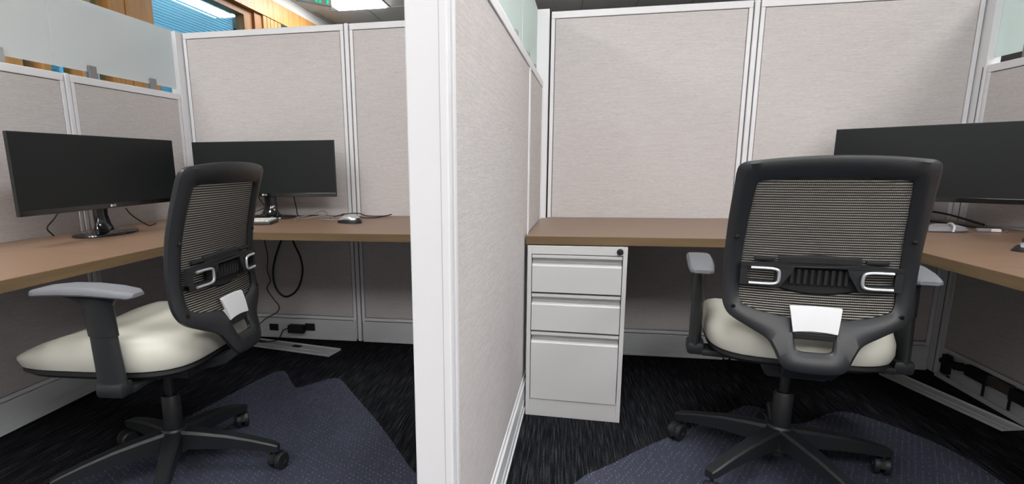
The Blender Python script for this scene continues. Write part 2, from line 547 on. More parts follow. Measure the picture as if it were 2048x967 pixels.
def panel(label, x, y, rz, W, H, group=None, open_race=False, race=True):
    """local x runs along the panel 0..W, local -y is the near face, z up"""
    t = thing('partition_panel', label, 'partition', (x, y, 0), rz, group)
    h = PT/2
    f = newbm()
    sw, tr = 0.018, 0.032
    bx(f, 0, sw, -h, h, 0.02, H-tr, 0.002)
    bx(f, W-sw, W, -h, h, 0.02, H-tr, 0.002)
    bx(f, 0, W, -h, h, H-tr, H, 0.003)
    bx(f, sw, W-sw, -h, h, HB-0.004, HB+0.012, 0.001)
    obj('frame', f, 'white', t)
    for s in (-1, 1):
        b = newbm(); bx(b, sw+0.003, W-sw-0.003, s*(h-0.003), s*(h-0.012), HB+0.016, H-tr-0.003, 0.001)
        obj('fabric_panel', b, 'fabric', t)
    box_obj('core', sw, W-sw, -h+0.012, h-0.012, HB+0.012, H-tr, 'gasket', t)
    # raceway covers: ridged metal
    for s in (-1, 1):
        if open_race and s == -1: continue
        b = newbm()
        bx(b, 0.004, W-0.004, s*(h-0.008), s*(h+0.004), 0.012, HB-0.012, 0.001)
        bx(b, 0.004, W-0.004, s*(h-0.006), s*(h+0.008), 0.010, 0.020, 0.001)
        bx(b, 0.004, W-0.004, s*(h-0.006), s*(h+0.006), HB-0.018, HB-0.008, 0.001)
        for q in (0.35, 0.42):
            bx(b, 0.004, W-0.004, s*(h), s*(h+0.0055), HB*q, HB*q+0.0025)
        obj('raceway_cover', b, 'alu', t)
    ft = newbm()
    for xx in (0.05, W-0.05): lathe(ft, [(0.012, 0), (0.012, 0.02)], (xx, 0, 0), 10)
    obj('leveling_feet', ft, 'blackm', t)
    return t

def post(label, x, y, H, rz=0, sx=0.022, sy=PT, group='white panel connector posts', grooves=True):
    t = thing('panel_post', label, 'post', (x, y, 0), rz, group)
    b = newbm(); bx(b, -sx/2, sx/2, -sy/2-0.002, sy/2+0.002, 0.01, H+0.002, 0.003)
    obj('cover', b, 'white', t)
    if grooves:
        g = newbm(); bx(g, -sx/2-0.006, sx/2+0.006, -sy/2+0.008, sy/2-0.008, 0.012, H-0.006)
        obj('gasket', g, 'gasket', t)
    return t

G = 0.006
xl, xr, xw = -1.03, 0.962, 1.886
hw = 0.011+G
# back run
panel('tall fabric back panel behind the left cubicle monitor', -1.985, 0.025, 0, (xl-hw)-(-1.985), H2)
post('slim white connector post in the left cubicle back wall', xl, 0.025, H2)
panel('tall fabric back panel beside the middle partition, left cubicle', xl+hw, 0.025, 0, (-0.085)-(xl+hw), H2)
panel('tall fabric back panel above the filing cabinet desk', 0.030, 0.025, 0, (xr-hw)-0.030, H2)
post('slim white connector post in the right cubicle back wall', xr, 0.025, H2)
panel('tall fabric back panel behind the right cubicle monitor', xr+hw, 0.025, 0, (xw-0.012)-(xr+hw), H2)
# corner posts
cpl = post('white square corner post between frosted glass and left back wall', -2.02, -0.002, H2, sx=0.055, sy=0.09, grooves=False)
post('white corner post where the middle partition meets the back wall', -0.028, -0.003, H2, sx=0.100, sy=0.09, grooves=False)
cpr = post('slim white corner post at the right end of the back wall', 1.908, -0.003, H2, sx=0.052, sy=0.09, grooves=False)
for y_ in (0.022,): box_obj('groove', 0.0272, 0.0281, y_, y_+0.005, 0.012, H2-0.006, 'gasket', cpl)
for y_ in (-0.034, 0.016): box_obj('groove', -0.0269, -0.0258, y_, y_+0.005, 0.012, H1-0.006 if y_ < 0 else H2-0.006, 'gasket', cpr)
# left side run, facing +x: local x -> -y ; near face -y_local -> ... rz = -90deg gives local x -> -y, local -y -> -x ; use both faces
R90 = -math.pi/2
panel('low fabric side panel at the left cubicle corner', -2.021, -0.055, R90, 0.778-0.055-hw, H1)
post('slim white connector post in the low left side wall', -2.021, -0.778, H1, R90)
panel('low fabric side panel at the left edge of the photo', -2.021, -0.778-hw, R90, 0.94, H1)
# right side run: near face is -x side : rz=-90: local -y -> -x. good
panel('low fabric side panel with its raceway open, right cubicle', 1.911, -0.055, R90, 0.94, H1, open_race=True)
post('slim white connector post in the low right side wall', 1.911, -0.995-hw, H1, R90)
panel('low fabric side panel at the right edge of the photo', 1.911, -0.995-2*hw, R90, 0.9, H1)
# middle partition (slightly out of square): local frame rotated by -2.7 deg about origin
AM = math.atan(0.047)
Mm = Matrix.Rotation(-AM, 4, 'Z')
def mid(x, y):
    v = Mm @ Vector((x, y, 0)); return v.x, v.y
sy_ = -0.655
mx_, my_ = mid(-0.037, -0.052)
PTs = PT; PT = 0.074
panel('low far panel of the middle partition, beside the filing cabinet', mx_, my_, R90-AM, -sy_-0.052-0.004, H1)
mx_, my_ = mid(-0.037, sy_-0.004)
panel('long near panel of the middle partition facing the right cubicle', mx_, my_, R90-AM, 1.93+sy_, H1)
PT = PTs
mx_, my_ = mid(-0.037, -1.951)
ep = thing('partition_end_post', 'wide white vertical end post closing the middle partition', 'post', (mx_, my_, 0), -AM)
b = newbm(); bx(b, -0.040, 0.034, -0.012, 0.012, 0.0, H2, 0.003); obj('cover', b, 'white', ep)
b = newbm(); bx(b, 0.0185, 0.0197, -0.0128, -0.0115, 0.0, H2-0.01); obj('seam', b, 'grid', ep)

# ------------------------------------------------------------------ frosted glass screens
def glass(label, x, y, rz, W, z0, z1, m, clips, near):
    t = thing('glass_screen', label, 'glass', (x, y, z0), rz)
    b = newbm(); bx(b, 0, W, -0.004, 0.004, 0, z1-z0, 0.001)
    obj('pane', b, m, t)
    for c in clips:
        b = newbm()
        bx(b, c-0.022, c+0.022, -0.014, -0.0045, -0.028, 0.026, 0.002)
        bx(b, c-0.022, c+0.022, 0.0045, 0.014, -0.028, 0.026, 0.002)
        bx(b, c-0.022, c+0.022, -0.0045, 0.0045, -0.028, -0.001)
        lathe(b, [(0.004, -0.0165), (0.004, -0.0135)], (c+0.008, 0, -0.014), 10, 'y')
        lathe(b, [(0.004, -0.0165), (0.004, -0.0135)], (c-0.008, 0, -0.014), 10, 'y')
        obj('clip', b, 'clip', t)
    return t
zg = H1+0.030
glass('frosted glass screen above the left low wall, next to the corner', -2.021, -0.046, R90, 0.758, zg, 1.745, 'frost', (0.19, 0.575), 1)
glass('frosted glass screen at the far left edge of the photo', -2.021, -0.810, R90, 0.95, zg, 1.745, 'frost', (0.245, 0.7), 1)
mx_, my_ = mid(-0.037, -0.052)
glass('pale teal glass screen above the middle partition, far end', mx_, my_, R90-AM, 0.60, zg, 1.745, 'frosted_teal', (0.14, 0.44), 1)
mx_, my_ = mid(-0.037, -0.665)
glass('pale teal glass screen above the middle partition, near end', mx_, my_, R90-AM, 1.25, zg, 1.745, 'frosted_teal', (0.22, 0.98), 1)
glass('frosted glass screen above the right low wall', 1.911, -0.050, R90, 0.94, zg, 1.745, 'frosted_teal', (0.185, 0.75), 1)

# ------------------------------------------------------------------ desks
ZT, ZB_ = 0.74, 0.708
def desk(label, poly):
    t = thing('desk', label, 'desk', (poly[0][0], poly[0][1], 0))
    ox, oy = poly[0]
    P = [(x-ox, y-oy) for x, y in poly]
    b = newbm(); prism(b, P, ZT-0.0015, ZT); obj('worktop', b, 'desk', t)
    b = newbm(); prism(b, P, ZB_, ZT-0.0015); obj('edge_band', b, 'edge', t)
    return t
d1 = desk('long walnut desk along the left cubicle back wall', [(-1.990, -0.05), (-1.975, -0.004), (-0.085, -0.004), (-0.14, -0.775), (-1.990, -0.775)])
d2 = desk('walnut return desk against the left side wall', [(-1.990, -0.778), (-1.289, -0.778), (-1.289, -2.2), (-1.990, -2.2)])
d3 = desk('long walnut desk over the white filing cabinet', [(0.026, -0.053), (0.026, -0.004), (1.876, -0.004), (1.876, -0.775), (-0.032, -0.775), (0.001, -0.053)])
d4 = desk('walnut return desk against the right side wall', [(1.180, -0.778), (1.878, -0.778), (1.878, -2.2), (1.180, -2.2)])

# ------------------------------------------------------------------ filing cabinet
fx0, fx1, fy0, fy1, fz = -0.022, 0.352, -0.788, -0.24, 0.704
fc = thing('filing_cabinet', 'light grey metal filing cabinet with three drawers under the desk', 'cabinet', ((fx0+fx1)/2+0.009, (fy0+fy1)/2, 0), -AM)
W_, D_ = (fx1-fx0)/2, (fy1-fy0)/2
b = newbm()
bx(b, -W_, -W_+0.016, -D_, D_, 0.0, fz, 0.001); bx(b, W_-0.016, W_, -D_, D_, 0.0, fz, 0.001)
bx(b, -W_+0.016, W_-0.016, -D_, D_, fz-0.032, fz, 0.001)
bx(b, -W_+0.016, W_-0.016, -D_, D_, 0.0, 0.072, 0.001)
bx(b, -W_+0.016, W_-0.016, D_-0.016, D_, 0.072, fz-0.032)
obj('body', b, 'cab', fc)
box_obj('interior', -W_+0.016, W_-0.016, -D_+0.03, D_-0.016, 0.072, fz-0.032, 'cabdark', fc)
zs = [(0.522, 0.669), (0.366, 0.514), (0.076, 0.358)]
for i, (za, zb) in enumerate(zs):
    d = newbm()
    xa, xb = -W_+0.019, W_-0.019
    # cross-section in y-z: flat front, scooped pull on top
    sec = [(-D_-0.004, za), (-D_-0.004, zb-0.044), (-D_+0.000, zb-0.040), (-D_+0.020, zb-0.032), (-D_+0.020, zb-0.014), (-D_-0.002, zb-0.013), (-D_-0.004, zb-0.010), (-D_-0.004, zb), (-D_+0.028, zb), (-D_+0.028, za)]
    ra = [d.verts.new((xa, y, z)) for y, z in sec]; rb = [d.verts.new((xb, y, z)) for y, z in sec]
    nn = len(sec)
    for k in range(nn):
        j = (k+1) % nn; d.faces.new((ra[k], ra[j], rb[j], rb[k]))
    d.faces.new(ra); d.faces.new(list(reversed(rb)))
    dr = obj('drawer', d, 'cab', fc)
lk = newbm(); lathe(lk, [(0.012, 0), (0.012, -0.006), (0.009, -0.008), (0.004, -0.008)], (W_-0.028, -D_, fz-0.017), 16, 'y'); bx(lk, W_-0.030, W_-0.026, -D_-0.020, -D_-0.006, fz-0.023, fz-0.011)
obj('lock', lk, 'blackm', fc, label='small black key lock')

# ------------------------------------------------------------------ office chair
def interp(tab, z):
    if z <= tab[0][0]: return tab[0][1]
    for (a, va), (b_, vb) in zip(tab, tab[1:]):
        if z <= b_:
            t = (z-a)/(b_-a); t = t*t*(3-2*t); return va+(vb-va)*t
    return tab[-1][1]
YB = [(0.40, -0.31), (0.455, -0.292), (0.51, -0.273), (0.56, -0.250), (0.62, -0.231), (0.70, -0.224), (0.80, -0.233), (0.90, -0.257), (1.00, -0.289), (1.06, -0.311)]
def interp_c(tab, z):
    k = 1
    while k < len(tab)-3 and z > tab[k+1][0]: k += 1
    (xa, a), (x0, p), (x1, q), (xb, d) = tab[k-1:k+3]
    u = (z-x0)/(x1-x0); h = x1-x0
    m0 = (q-a)/(x1-xa)*h; m1 = (d-p)/(xb-x0)*h
    return (2*u**3-3*u*u+1)*p+(u**3-2*u*u+u)*m0+(-2*u**3+3*u*u)*q+(u**3-u*u)*m1
def yb(x, z):
    return interp_c(YB, z)+0.024*(x/0.22)**2
def resample(pts, n):
    P = smooth_path([(x, 0, z) for x, z in pts], 8)
    L = [0]
    for a, c in zip(P, P[1:]): L.append(L[-1]+(c-a).length)
    out = []; k = 0
    for i in range(n):
        s = L[-1]*i/(n-1)
        while k < len(L)-2 and L[k+1] < s: k += 1
        t = (s-L[k])/max(1e-9, L[k+1]-L[k])
        p = P[k].lerp(P[k+1], t); out.append((p.x, p.z))
    return out

def make_chair(label):
    t = thing('office_chair', label, 'chair', (0, 0, 0), 0)
    # ---- back frame ring, lofted between matched outer and inner outlines
    OU = [(0, 1.026), (0.10, 1.023), (0.185, 1.015), (0.211, 1.009), (0.223, 0.993), (0.226, 0.94), (0.230, 0.85), (0.231, 0.75), (0.230, 0.66), (0.226, 0.612), (0.208, 0.580), (0.160, 0.553), (0.115, 0.529), (0.096, 0.502), (0.078, 0.466), (0.055, 0.453), (0, 0.450)]
    IN = [(0, 0.968), (0.09, 0.967), (0.158, 0.962), (0.170, 0.957), (0.174, 0.944), (0.178, 0.90), (0.183, 0.83), (0.187, 0.74), (0.187, 0.66), (0.184, 0.628), (0.172, 0.612), (0.13, 0.598), (0.085, 0.590), (0.052, 0.580), (0.046, 0.520), (0.036, 0.504), (0, 0.502)]
    segs_o, segs_i = [], []
    for k in range(len(OU)-1):
        m_ = 4
        for q in range(m_):
            segs_o.append((k+q/m_)); segs_i.append((k+q/m_))
    def ev(P, u):
        k = int(u); f = u-k
        g = lambda i: P[i] if 0 <= i < len(P) else ((-P[1][0], P[1][1]) if i < 0 else (-P[-2][0], P[-2][1]))
        a, b_, c, d = g(k-1), g(k), g(k+1), g(k+2)
        r = []
        for i in range(2):
            r.append(0.5*((2*b_[i])+(-a[i]+c[i])*f+(2*a[i]-5*b_[i]+4*c[i]-d[i])*f*f+(-a[i]+3*b_[i]-3*c[i]+d[i])*f**3))
        return r
    half = [(ev(OU, u), ev(IN, u)) for u in segs_o]+[(list(OU[-1]), list(IN[-1]))]
    full = half+[([-o[0], o[1]], [-i[0], i[1]]) for o, i in reversed(half[1:-1])]
    bm = newbm(); rings = []
    for o, i in full:
        o = Vector((o[0], o[1])); i = Vector((i[0], i[1])); d = i-o; L = d.length; e = 0.006/L
        sec = []
        for s, yo in ((0, 0.004), (e, 0.012), (0.5, 0.014), (1-e, 0.010), (1, 0.004), (1, -0.006), (1-e*1.5, -0.012), (0.5, -0.015), (e*1.5, -0.013), (0, -0.006)):
            p = o+d*s
            sec.append((p.x, yb(p.x, p.y)+yo, p.y))
        rings.append(sec)
    rings.append(rings[0])
    vs = [[bm.verts.new(p) for p in r] for r in rings[:-1]]
    for a in range(len(vs)):
        A, B2 = vs[a], vs[(a+1) % len(vs)]
        for k in range(10):
            j = (k+1) % 10
            bm.faces.new((A[k], A[j], B2[j], B2[k]))
    bf = obj('back_frame', bm, 'dark', t, True)
    # screws (two pairs)
    for x, z in ((-0.205, 0.806), (0.205, 0.806), (-0.200, 0.606), (0.200, 0.606)):
        b = newbm(); lathe(b, [(0.0065, 0.0), (0.0065, -0.0165), (0.003, -0.0175)], (x, yb(x, z), z), 12, 'y')
        obj('screw', b, 'gloss', bf)
    # ---- woven mesh: horizontal strands and thin verticals, too fine to pick apart
    b = newbm()
    def wx(z):
        return interp([(0.585, 0.10), (0.60, 0.15), (0.62, 0.184), (0.66, 0.190), (0.84, 0.186), (0.95, 0.176), (0.965, 0.165), (0.973, 0.12)], z)
    z = 0.585; nz = 58; dz = (0.972-0.585)/nz
    for k in range(nz+1):
        zz = 0.585+dz*k; ww = wx(zz); hh = dz*0.25
        pr_ = None
        for q in range(13):
            x = -ww+2*ww*q/12
            y = yb(x, zz)-0.001
            cur = [b.verts.new((x, y-0.0012, zz-hh)), b.verts.new((x, y-0.0012, zz+hh)), b.verts.new((x, y+0.0012, zz+hh)), b.verts.new((x, y+0.0012, zz-hh))]
            if pr_:
                for a in range(4):
                    b.faces.new((pr_[a], pr_[(a+1) % 4], cur[(a+1) % 4], cur[a]))
            pr_ = cur
    wf = newbm()
    for k in range(nz):
        zz = 0.585+dz*(k+0.5); ww = wx(zz); hh = dz*0.31
        pr_ = None
        for q in range(13):
            x = -ww+2*ww*q/12
            y = yb(x, zz)+0.001
            cur = [wf.verts.new((x, y, zz-hh)), wf.verts.new((x, y, zz+hh))]
            if pr_: wf.faces.new((pr_[0], pr_[1], cur[1], cur[0]))
            pr_ = cur
    tag(obj('mesh_weft', wf, 'weft', t, label='pale grey weave behind black strands'), kind='stuff')
    nv = 84
    for k in range(nv+1):
        x = -0.186+0.372*k/nv
        pr_ = None
        for q in range(25):
            zz = 0.588+(0.970-0.588)*q/24
            if abs(x) > wx(zz): pr_ = None; continue
            y = yb(x, zz)-0.0005
            cur = [b.verts.new((x-0.0003, y, zz)), b.verts.new((x+0.0003, y, zz))]
            if pr_: b.faces.new((pr_[0], pr_[1], cur[1], cur[0]))
            pr_ = cur
    tag(obj('back_mesh', b, 'mesh', t), kind='stuff')
    # ---- lumbar bar with two looped handles and a padded centre
    b = newbm()
    top = [(-0.192, 0.732), (-0.09, 0.736), (0, 0.738), (0.09, 0.736), (0.192, 0.732)]
    def barpiece(poly, y0, y1):
        a = [b.verts.new((x, yb(x, z)+y0, z)) for x, z in poly]; c = [b.verts.new((x, yb(x, z)+y1, z)) for x, z in poly]
        b.faces.new(a); b.faces.new(list(reversed(c)))
        for k in range(len(poly)):
            j = (k+1) % len(poly); b.faces.new((a[k], a[j], c[j], c[k]))
    barpiece([(-0.190, 0.724), (-0.10, 0.730), (0, 0.732), (0.10, 0.730), (0.190, 0.724), (0.190, 0.734), (0.10, 0.742), (0, 0.744), (-0.10, 0.742), (-0.190, 0.734)], -0.016, -0.030)
    for s in (-1, 1):
        barpiece([(s*0.190, 0.724), (s*0.172, 0.725), (s*0.172, 0.680), (s*0.190, 0.676)], -0.014, -0.028)
        barpiece([(s*0.190, 0.688), (s*0.190, 0.673), (s*0.10, 0.670), (s*0.10, 0.688)], -0.014, -0.028)
        barpiece([(s*0.104, 0.670), (s*0.104, 0.732), (s*0.060, 0.733), (s*0.066, 0.715), (s*0.092, 0.672)], -0.014, -0.028)
    lb = obj('lumbar_bar', b, 'black', t)
    for s in (-1, 1):
        b = newbm()
        P = [(s*0.165, 0.723), (s*0.120, 0.724), (s*0.102, 0.721), (s*0.097, 0.712), (s*0.097, 0.692), (s*0.103, 0.684), (s*0.120, 0.681), (s*0.168, 0.680)]
        tube(b, [(x, yb(x, z)-0.034, z) for x, z in P], 0.0042, 8, 3)
        obj('lumbar_handle', b, 'silver', lb, True, label='silver loop handle')
        b = newbm(); bx(b, s*0.105, s*0.158, yb(0.13, 0.750)-0.016, yb(0.13, 0.750)-0.004, 0.743, 0.753, 0.003)
        obj('adjuster', b, 'blackm', lb)
    b = newbm()
    for k in range(9):
        x = -0.064+0.016*k
        bx(b, x-0.0045, x+0.0045, yb(x, 0.700)-0.020, yb(x, 0.700)-0.010, 0.682, 0.724, 0.002)
    obj('ribs', b, 'blackm', lb)
    b = newbm(); rr = []
    for k in range(13):
        x = -0.098+0.196*k/12
        e = 1-abs(k-6)/6*0.0
        zt, zb2 = 0.762-0.004*abs(k-6)/6, 0.652+0.014*(abs(k-6)/6)**2
        y = yb(x, 0.710)
        rr.append([(x, y-0.003, zb2), (x, y-0.009, zb2+0.006), (x, y-0.010, zt-0.006), (x, y-0.003, zt)])
    loft(b, rr)
    obj('lumbar_pad', b, 'blackm', lb, True)
    # ---- white badge plate over the slot
    b = newbm(); rr = []
    for k in range(9):
        u = -1+2*k/8; ring = []
        for (v, dy) in ((0, -0.012), (0.05, -0.0185), (0.5, -0.0215), (0.95, -0.0185), (1, -0.012)):
            z = 0.552+(0.622-0.552)*v+0.004*(1-u*u)*(1 if v < 0.5 else 0.5)-0.006*(1-v)*(0)
            wv = 0.052+0.010*v
            ring.append((u*wv, yb(0, z)+dy, z))
        rr.append(ring)
    loft(b, rr)
    obj('badge_plate', b, 'plate', bf, True, label='white plate')
    b = newbm(); bx(b, -0.05, 0.05, yb(0, 0.54)-0.008, yb(0, 0.54)+0.006, 0.534, 0.552, 0.003)
    obj('crossbar', b, 'blackm', bf)
    # ---- bracket from the yoke under the seat
    b = newbm()
    loft(b, [[(x*sx, y, z+h*sz) for x, h in ((-1, -0.5), (1, -0.5), (1, 0.5), (-1, 0.5))] for y, z, sx, sz in
             ((-0.285, 0.462, 0.066, 0.022), (-0.24, 0.430, 0.060, 0.03), (-0.16, 0.405, 0.05, 0.03), (-0.08, 0.40, 0.045, 0.03))])
    obj('back_bracket', b, 'black', t)
    # ---- seat cushion and pan
    def se(a, n=4.6):
        c, s = math.cos(a), math.sin(a)
        return (abs(c)**(2/n)*(1 if c >= 0 else -1), abs(s)**(2/n)*(1 if s >= 0 else -1))
    NN = 56
    def ring(sc, z, zf=0.0, front=0.0, dz=None):
        out = []
        for k in range(NN):
            x, y = se(2*math.pi*k/NN)
            yy = 0.068+0.272*y*sc; xx = 0.252*x*sc*(1.0-0.07*(-y if y < 0 else 0)**2)
            u = (yy-0.068)/0.272
            zz = z
            if z > 0.47: zz += (-0.045*max(0, u-0.2)**1.4*1.7 + 0.012*max(0, -u-0.3))*((z-0.47)/0.05) + 0.010*abs(xx/0.25)**2*((z-0.47)/0.05)
            out.append((xx, yy, zz))
        return out
    b = newbm()
    loft(b, [ring(0.965, 0.447), ring(0.995, 0.452), ring(1.018, 0.470), ring(1.015, 0.492), ring(0.985, 0.512), ring(0.93, 0.526), ring(0.84, 0.533), ring(0.68, 0.535), ring(0.45, 0.534), ring(0.2, 0.533)])
    obj('seat', b, 'vinyl', t, True)
    b = newbm()
    loft(b, [ring(0.80, 0.420), ring(0.93, 0.424), ring(0.985, 0.436), ring(0.975, 0.4465)])
    obj('seat_pan', b, 'blackm', t, True)
    # ---- mechanism, gas column, hub
    b = newbm(); bx(b, -0.085, 0.085, -0.13, 0.15, 0.366, 0.419, 0.014); bx(b, -0.16, 0.16, -0.09, 0.13, 0.392, 0.420, 0.010); bx(b, -0.13, 0.13, 0.02, 0.05, 0.40, 0.42, 0.004)
    obj('tilt_mechanism', b, 'black', t, True)
    b = newbm(); tube(b, [(0.07, 0.05, 0.40), (0.2, 0.06, 0.395), (0.27, 0.06, 0.392)], 0.005, 8, 3); bx(b, 0.24, 0.285, 0.05, 0.07, 0.386, 0.398, 0.003)
    obj('lever', b, 'blackm', t, True)
    b = newbm(); lathe(b, [(0.0145, 0.25), (0.0145, 0.373)], n=20); obj('gas_column', b, 'metal', t, True)
    b = newbm(); lathe(b, [(0.026, 0.06), (0.027, 0.15), (0.029, 0.155), (0.029, 0.27), (0.024, 0.278), (0.016, 0.278)], n=24); obj('column_sleeve', b, 'black', t, True)
    # ---- arms
    for s in (-1, 1):
        b = newbm()
        # foot bracket from below the pan, then the oval post
        bx(b, *(sorted((s*0.14, s*0.262))), -0.085, -0.005, 0.398, 0.419, 0.006)
        bx(b, *(sorted((s*0.252, s*0.306))), -0.085, -0.003, 0.398, 0.440, 0.012)
        rings = []
        for z, y, sx, sy in ((0.425, -0.042, 0.019, 0.036), (0.47, -0.040, 0.019, 0.035), (0.57, -0.034, 0.018, 0.033), (0.571, -0.034, 0.0205, 0.036), (0.655, -0.028, 0.0205, 0.037), (0.672, -0.02, 0.021, 0.055), (0.680, -0.01, 0.024, 0.075)):
            rings.append([(s*0.281+sx*math.cos(a)*1.0, y+1.2*sy*math.sin(a), z) for a in [2*math.pi*k/20 for k in range(20)]])
        loft(b, rings)
        ar = obj('armrest', b, 'black', t, True)
        b = newbm(); rr = []
        for v, sx, zz, th in ((-0.150, 0.022, 0.686, 0.010), (-0.138, 0.033, 0.6875, 0.020), (-0.09, 0.0375, 0.693, 0.024), (-0.02, 0.0385, 0.698, 0.026), (0.05, 0.038, 0.698, 0.026), (0.11, 0.036, 0.694, 0.022), (0.140, 0.030, 0.689, 0.018), (0.152, 0.018, 0.686, 0.010)):
            rr.append([(s*0.281+sx*px, v, zz+th*pz) for px, pz in ((-0.86, -0.5), (0.86, -0.5), (1, -0.3), (1, 0.12), (0.84, 0.44), (0.5, 0.5), (-0.5, 0.5), (-0.84, 0.44), (-1, 0.12), (-1, -0.3))])
        loft(b, rr)
        obj('arm_pad', b, 'grey', ar, True, label='grey pad')
    return t

def chair_base(t, a0):
    """five-star base with casters; a0 = angle of the first leg relative to the chair"""
    b = newbm(); lathe(b, [(0.030, 0.075), (0.044, 0.085), (0.044, 0.150), (0.036, 0.164), (0.029, 0.166)], n=24)
    obj('hub', b, 'dark', t, True)
    for k in range(5):
        a = a0+2*math.pi*k/5
        R = Matrix.Rotation(a, 4, 'Z')
        b = newbm(); rr = []
        for r, w0, zt, h in ((0.03, 0.027, 0.158, 0.065), (0.10, 0.025, 0.150, 0.058), (0.18, 0.022, 0.138, 0.048), (0.26, 0.0195, 0.120, 0.038), (0.325, 0.018, 0.102, 0.030), (0.343, 0.014, 0.094, 0.022)):
            rr.append([R @ Vector((r, y*w0, zt-h*z)) for y, z in ((-0.75, 0), (0.75, 0), (1, 0.14), (0.9, 1), (-0.9, 1), (-1, 0.14))])
        loft(b, rr)
        obj('base_leg', b, 'dark', t, True)
        c = R @ Vector((0.325, 0, 0))
        sw = a+random.uniform(0.6, 2.2)
        C_ = Matrix.Translation((c.x, c.y, 0)) @ Matrix.Rotation(sw, 4, 'Z')
        q = bmesh.new(); lathe(q, [(0.006, 0.045), (0.006, 0.080)], n=10)
        u = bmesh.new()
        rings = []
        for i in range(9):
            th = math.radians(-20+200*i/8)
            cx, cz = 0.018+0.033*math.cos(th), 0.030+0.033*math.sin(th)
            rings.append([(cx, -0.006, cz), (cx, 0.006, cz), (cx-0.004*math.cos(th), 0.006, cz-0.004*math.sin(th)), (cx-0.004*math.cos(th), -0.006, cz-0.004*math.sin(th))])
        loft(u, rings); merge(q, u)
        b = newbm(); merge(b, q, C_)
        cs = obj('caster', b, 'blackm', t, True)
        for s in (-1, 1):
            q = bmesh.new(); lathe(q, [(0.012, s*0.0065), (0.030, s*0.0065), (0.0305, s*0.012), (0.030, s*0.020), (0.026, s*0.0235), (0.010, s*0.0235), (0.009, s*0.021), (0.002, s*0.021)], (0.018, 0, 0.0305), 22, 'y')
            b = newbm(); merge(b, q, C_)
            obj('wheel', b, 'black', cs, True)

chL = make_chair('mesh back office chair facing the left wall desk, grey armrest toward viewer')
chR = copy_tree(chL)
tag(chR, 'mesh back office chair seen straight from behind in the right cubicle', 'chair')
chL.location = (-1.155, -1.405, 0.004); chL.rotation_euler[2] = math.radians(93.6)
chR.location = (0.826, -1.065, 0.004); chR.rotation_euler[2] = math.radians(-9.6)
chair_base(chL, math.radians(10.8-93.6))
chair_base(chR, math.radians(2.6+9.6))
chL['group'] = chR['group'] = 'office chairs'

# ------------------------------------------------------------------ chair mats
def floor_mat(label, pts):
    P = smooth_path([(x, y, 0) for x, y in pts]+[(pts[0][0], pts[0][1], 0)], 3)[:-1]
    b = newbm(); prism(b, [(p.x, p.y) for p in P], 0.0005, 0.003)
    o = obj('floor_mat', b, 'sheet'); tag(o, label, 'mat', 'clear chair mats'); return o
floor_mat('clear bluish plastic chair mat under the left chair', [(-1.66, -2.35), (-1.60, -2.0), (-1.488, -1.531), (-1.43, -1.2), (-1.32, -0.62), (-1.285, -0.505), (-1.25, -0.49), (-1.217, -0.524), (-1.114, -0.659), (-1.071, -0.662), (-0.985, -0.55), (-0.95, -0.54), (-0.911, -0.566), (-0.835, -0.662), (-0.589, -0.97), (-0.388, -1.252), (-0.30, -1.40), (-0.32, -1.9), (-0.34, -2.35), (-0.9, -2.4)])
floor_mat('clear bluish plastic chair mat under the right chair', [(0.10, -2.3), (0.12, -1.5), (0.16, -1.26), (0.303, -1.105), (0.44, -0.961), (0.82, -0.615), (0.88, -0.56), (0.93, -0.555), (0.958, -0.6), (0.965, -0.676), (1.044, -0.697), (1.176, -0.596), (1.251, -0.552), (1.314, -0.574), (1.402, -0.681), (1.482, -0.827), (1.51, -1.05), (1.49, -1.6), (1.45, -2.3), (0.8, -2.35)])

